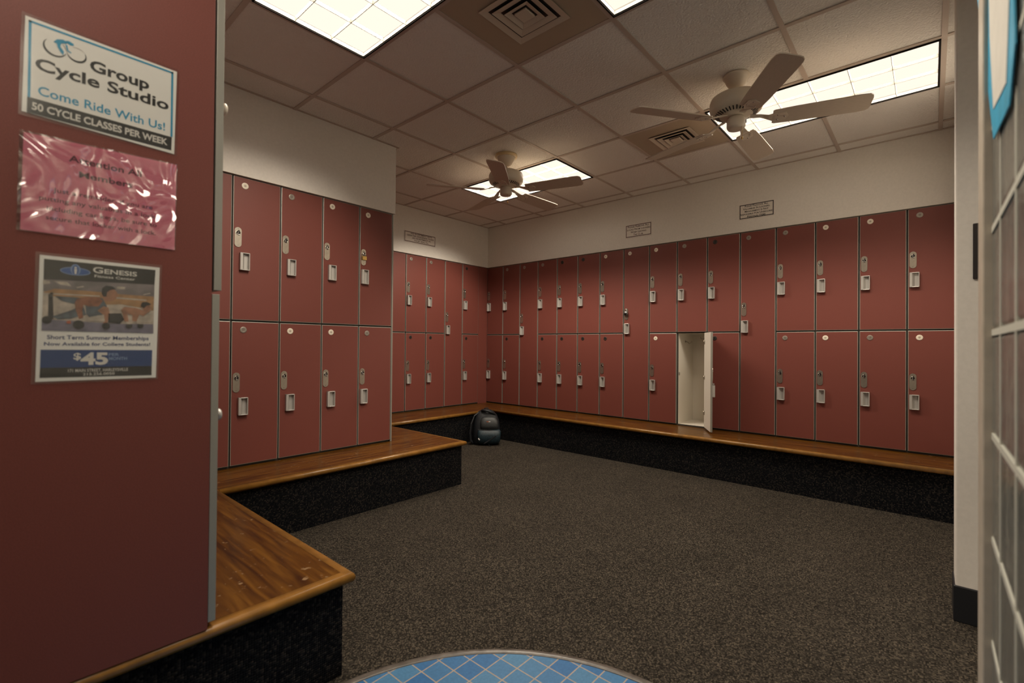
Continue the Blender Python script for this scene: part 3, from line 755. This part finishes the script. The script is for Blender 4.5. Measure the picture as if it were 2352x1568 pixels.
# 2 pink notice
r, b = notice('poster', 'pink notice in crinkled shiny plastic, middle one on the end panel', .207, 1.494)
paper(b, [(.0660, 1.383), (.3478, 1.382), (.3500, 1.606), (.0690, 1.597)], PINK)
for s_, x0, x1, z, hgt, bo in (('Attention All', .142, .2768, 1.5550, .0150, .02), ('Members', .160, .2588, 1.5225, .0145, .02), ('Just a reminder, if you are', .117, .2998, 1.4775, .0105, .008),
        ('putting any valuables in a locker', .0948, .3210, 1.4555, .0105, .008), ('including car keys, be sure to', .1070, .3090, 1.4345, .0105, .008), ('secure that locker with a lock.', .1058, .3075, 1.4135, .0105, .008)):
    b.text(s_, x0, x1, z, z+hgt, LY, GREYINK, bo)
b.build('paper', r); laminate(r, [(.0600, 1.381), (.3490, 1.3815), (.3512, 1.6075), (.0625, 1.6000)], LAMW, .207, 1.494)

# 3 fitness poster
r, b = notice('poster', 'poster with an exercise picture and blue price band, lowest on the end panel', .204, 1.191)
paper(b, [(.0933, 1.0497), (.3117, 1.0498), (.3166, 1.3316), (.0973, 1.3325)], PAPER)
b.quad([(.1038, 1.2785), (.3062, 1.2865), (.3078, 1.3243), (.1041, 1.3245)], LY, INK)
b.text('Genesis', .187, .2702, 1.3035, 1.3180, LY-.0002, WHITEINK, .018, True)
b.text('Fitness Center', .190, .2665, 1.2928, 1.2990, LY-.0002, WHITEINK, .012)
ell(b, .1565, 1.3025, .0262, .0092, LY-.0002, LBLUE); ell(b, .1565, 1.3025, .0245, .0078, LY-.0003, PBLUE); ell(b, .1565, 1.3065, .0085, .0125, LY-.0004, LBLUE)
ell(b, .1565, 1.3055, .0060, .0115, LY-.0005, PBLUE); ell(b, .1565, 1.3110, .0022, .0022, LY-.0006, WHITEINK)
b.quad([(.1540, 1.3080), (.1590, 1.3080), (.1580, 1.2960), (.1550, 1.2960)], LY-.0006, WHITEINK)
# picture
y1 = LY-.0002; q = lambda P, m, k=1: b.quad(P, LY-.00015*k, m)
q([(.1019, 1.164), (.3052, 1.1623), (.3062, 1.2868), (.1038, 1.2785)], P_PALE, 1)
q([(.1036, 1.252), (.3056, 1.252), (.3062, 1.2868), (.1038, 1.2785)], P_CEIL, 2)
q([(.104, 1.250), (.122, 1.2590), (.185, 1.2590), (.245, 1.2565), (.305, 1.2560), (.3045, 1.220), (.285, 1.225), (.24, 1.232), (.20, 1.228), (.16, 1.236), (.12, 1.242)], P_TAN, 3)
q([(.108, 1.2485), (.200, 1.2500), (.200, 1.2470), (.112, 1.2455)], P_PALE, 4); q([(.228, 1.2490), (.290, 1.2470), (.290, 1.2440), (.228, 1.2450)], P_PALE, 4)
q([(.120, 1.2760), (.143, 1.2765), (.150, 1.2670), (.132, 1.2690)], P_PALE, 4); q([(.103, 1.2765), (.113, 1.2765), (.115, 1.2705), (.103, 1.2670)], P_PALE, 4)
q([(.232, 1.2750), (.248, 1.2750), (.246, 1.2690), (.231, 1.2690)], P_PALE, 4); q([(.160, 1.2640), (.172, 1.2680), (.170, 1.2700), (.158, 1.2660)], P_PALE, 4); q([(.284, 1.2580), (.298, 1.2630), (.297, 1.2650), (.283, 1.2600)], P_PALE, 4)
q([(.1019, 1.164), (.3052, 1.1623), (.3045, 1.186), (.24, 1.184), (.14, 1.188), (.102, 1.189)], P_FLOOR, 3)
q([(.122, 1.243), (.165, 1.242), (.160, 1.226), (.135, 1.232)], P_TEAL, 4)
q([(.112, 1.246), (.119, 1.252), (.121, 1.190), (.112, 1.188)], P_DARK, 4)
q([(.118, 1.196), (.150, 1.212), (.170, 1.226), (.176, 1.203), (.150, 1.193), (.128, 1.190)], P_TEAL, 5)              # trouser legs
q([(.1735, 1.240), (.185, 1.246), (.205, 1.244), (.213, 1.226), (.214, 1.203), (.205, 1.192), (.186, 1.192), (.176, 1.205)], P_TEAL, 6)  # vest
q([(.156, 1.2300), (.160, 1.2400), (.176, 1.2450), (.198, 1.2460), (.206, 1.2380), (.198, 1.2240), (.180, 1.2230), (.171, 1.226), (.169, 1.212), (.171, 1.196), (.164, 1.192), (.160, 1.205), (.157, 1.217)], P_SKIN, 7)  # arm, shoulder
q([(.205, 1.2640), (.211, 1.2720), (.222, 1.2715), (.231, 1.2620), (.2335, 1.2520), (.228, 1.2420), (.219, 1.2370), (.209, 1.2380), (.204, 1.2480)], P_SKIN2, 8)
q([(.203, 1.2560), (.204, 1.2680), (.211, 1.2750), (.223, 1.2740), (.230, 1.2680), (.219, 1.2650), (.213, 1.2590), (.212, 1.2480), (.206, 1.2480)], P_DARK, 9)
q([(.196, 1.214), (.207, 1.225), (.216, 1.222), (.219, 1.205), (.214, 1.185), (.207, 1.184), (.208, 1.203)], P_SKIN2, 8)
q([(.182, 1.198), (.208, 1.205), (.210, 1.188), (.182, 1.190)], P_PALE, 9)
q([(.216, 1.208), (.240, 1.210), (.246, 1.195), (.238, 1.184), (.216, 1.186)], P_DARK, 8)
q([(.240, 1.218), (.246, 1.226), (.268, 1.225), (.283, 1.220), (.292, 1.214), (.284, 1.205), (.276, 1.209), (.270, 1.191), (.262, 1.192), (.262, 1.207), (.252, 1.210), (.255, 1.190), (.247, 1.190), (.243, 1.208)], P_SKIN2, 9)
q([(.281, 1.230), (.286, 1.238), (.296, 1.236), (.300, 1.226), (.295, 1.215), (.285, 1.215)], P_SKIN2, 10)
q([(.278, 1.230), (.281, 1.240), (.291, 1.2415), (.300, 1.236), (.290, 1.232), (.285, 1.225)], P_DARK, 11)
q([(.258, 1.190), (.304, 1.206), (.304, 1.190)], P_PALE, 8)
for ex, ez, ea in ((.163, 1.179, .010), (.212, 1.178, .0075), (.256, 1.180, .0065), (.278, 1.181, .0062), (.110, 1.188, .008)): ell(b, ex, ez, ea, ea*1.05, LY-.0018, P_DARK)
q([(.250, 1.1895), (.262, 1.1895), (.260, 1.184), (.251, 1.184)], P_PALE, 13); q([(.271, 1.1905), (.283, 1.1905), (.282, 1.185), (.273, 1.185)], P_PALE, 13)
q([(.142, 1.186), (.149, 1.189), (.150, 1.181), (.143, 1.181)], TAGR, 12)
b.text('Short Term Summer Memberships', .1108, .2955, 1.1450, 1.1545, LY, NAVY, .018)
b.text('Now Available for College Students!', .1062, .2988, 1.1305, 1.1385, LY, NAVY, .018)
b.quad([(.1005, 1.0805), (.3028, 1.0795), (.3034, 1.1197), (.1009, 1.1212)], LY, BLUE)
b.quad([(.1000, 1.0582), (.3027, 1.0560), (.3028, 1.0795), (.1005, 1.0805)], LY, INK)
b.text('$', .1553, .1684, 1.0985, 1.1140, LY-.0002, WHITEINK, .02)
b.text('45', .1673, .2171, 1.0866, 1.1146, LY-.0003, WHITEINK, .04)
b.text('PER', .2180, .2375, 1.1060, 1.1130, LY-.0002, LBLUE, .02); b.text('MONTH', .2185, .2531, 1.0960, 1.1035, LY-.0002, LBLUE, .02)
b.text('171 MAIN STREET, HARLEYSVILLE', .1464, .2553, 1.0690, 1.0765, LY-.0002, WHITEINK, .008)
b.text('215.256.0050', .1722, .2295, 1.0605, 1.0668, LY-.0002, WHITEINK, .008)
b.build('paper', r); laminate(r, [(.0860, 1.0445), (.3155, 1.0455), (.3215, 1.3385), (.0905, 1.3385)], LAM, .204, 1.191)

# ------------------------------------------------------------------ backpack on the floor in the corner
bp_ = empty('backpack', (3.935, 3.845, 0), math.radians(-44)); tag(bp_, 'dark navy backpack slumped on the floor in the bench corner', 'backpack')
b = MB(); b.loft([(.001, 0, 0, .10, .05, 3), (.006, 0, 0, .140, .072, 3.2), (.03, 0, 0, .155, .085, 3.2), (.10, 0, .002, .158, .088, 3), (.20, .0, .006, .153, .082, 3), (.28, -.002, .012, .143, .072, 2.8), (.335, -.004, .018, .122, .060, 2.6), (.372, -.006, .024, .088, .045, 2.4), (.392, -.006, .028, .050, .026, 2.2), (.398, -.006, .030, .015, .008, 2)], BAGB); b.build('main_bag', bp_)
b = MB(); b.loft([(.175, .030, -.060, .08, .018, 3), (.182, .030, -.072, .098, .030, 3), (.22, .030, -.074, .104, .032, 3), (.27, .028, -.066, .100, .030, 3), (.305, .025, -.052, .085, .024, 2.6), (.322, .024, -.042, .050, .012, 2.4)], BAGG); b.build('upper_pocket', bp_)
b = MB(); b.loft([(.012, .020, -.055, .09, .02, 3), (.022, .022, -.075, .118, .036, 3), (.06, .024, -.088, .130, .046, 3), (.12, .026, -.094, .134, .046, 3), (.16, .028, -.088, .130, .038, 3), (.178, .028, -.078, .118, .022, 3)], BAGT); b.build('lower_pocket', bp_)
b = MB(); b.strap([(-.100, -.088, .180), (-.04, -.106, .174), (.03, -.112, .172), (.10, -.106, .166), (.155, -.080, .160)], .014, .004, (0, .3, 1), BAGS); b.build('pocket_flap', bp_)
b = MB(); b.strap([(.155, -.085, .150), (.10, -.138, .115), (.03, -.146, .070), (-.03, -.140, .035)], .022, .004, (.5, 0, .9), BAGS); b.build('compression_strap', bp_)
b = MB(); b.tube([(-.06, .01, .372), (-.05, -.03, .392), (.01, -.05, .385), (.07, -.035, .362), (.10, -.01, .330)], [.012, .014, .015, .014, .011], BAGB, 10); b.build('top_flap_roll', bp_)
b = MB(); b.tube([(-.03, .040, .380), (-.025, .035, .405), (.015, .035, .408), (.02, .040, .378)], .006, BAGS); b.build('carry_handle', bp_)
for q, off in enumerate((0, .03)):
    b = MB(); b.strap([(-.075, .03, .372), (-.135, .01-off, .33), (-.172, -.02-off, .24), (-.185, -.03-off, .13), (-.178, -.03-off, .05), (-.150, -.02, .012)], .05, .009, (.25, 1, 0), BAGS if q else BAGB); b.build('shoulder_strap', bp_)
b = MB(); b.box((-.003, -.0985, .266), (.020, -.0950, .274), TAGR); b.box((.020, -.0985, .266), (.040, -.0950, .274), TAGW); b.build('logo_tag', bp_)
b = MB(); b.M = Matrix.Translation((-.088, -.125, .078)) @ Matrix.Rotation(math.radians(-35), 4, 'Y'); b.box((-.006, -.004, -.013), (.006, .004, .013), TAGW, .002); b.build('zipper_pull', bp_)
b = MB(); b.strap([(.02, -.10, .02), (.03, -.125, .006), (.05, -.150, .004)], .008, .003, (1, .4, 0), BAGS); b.build('loose_strap_end', bp_)
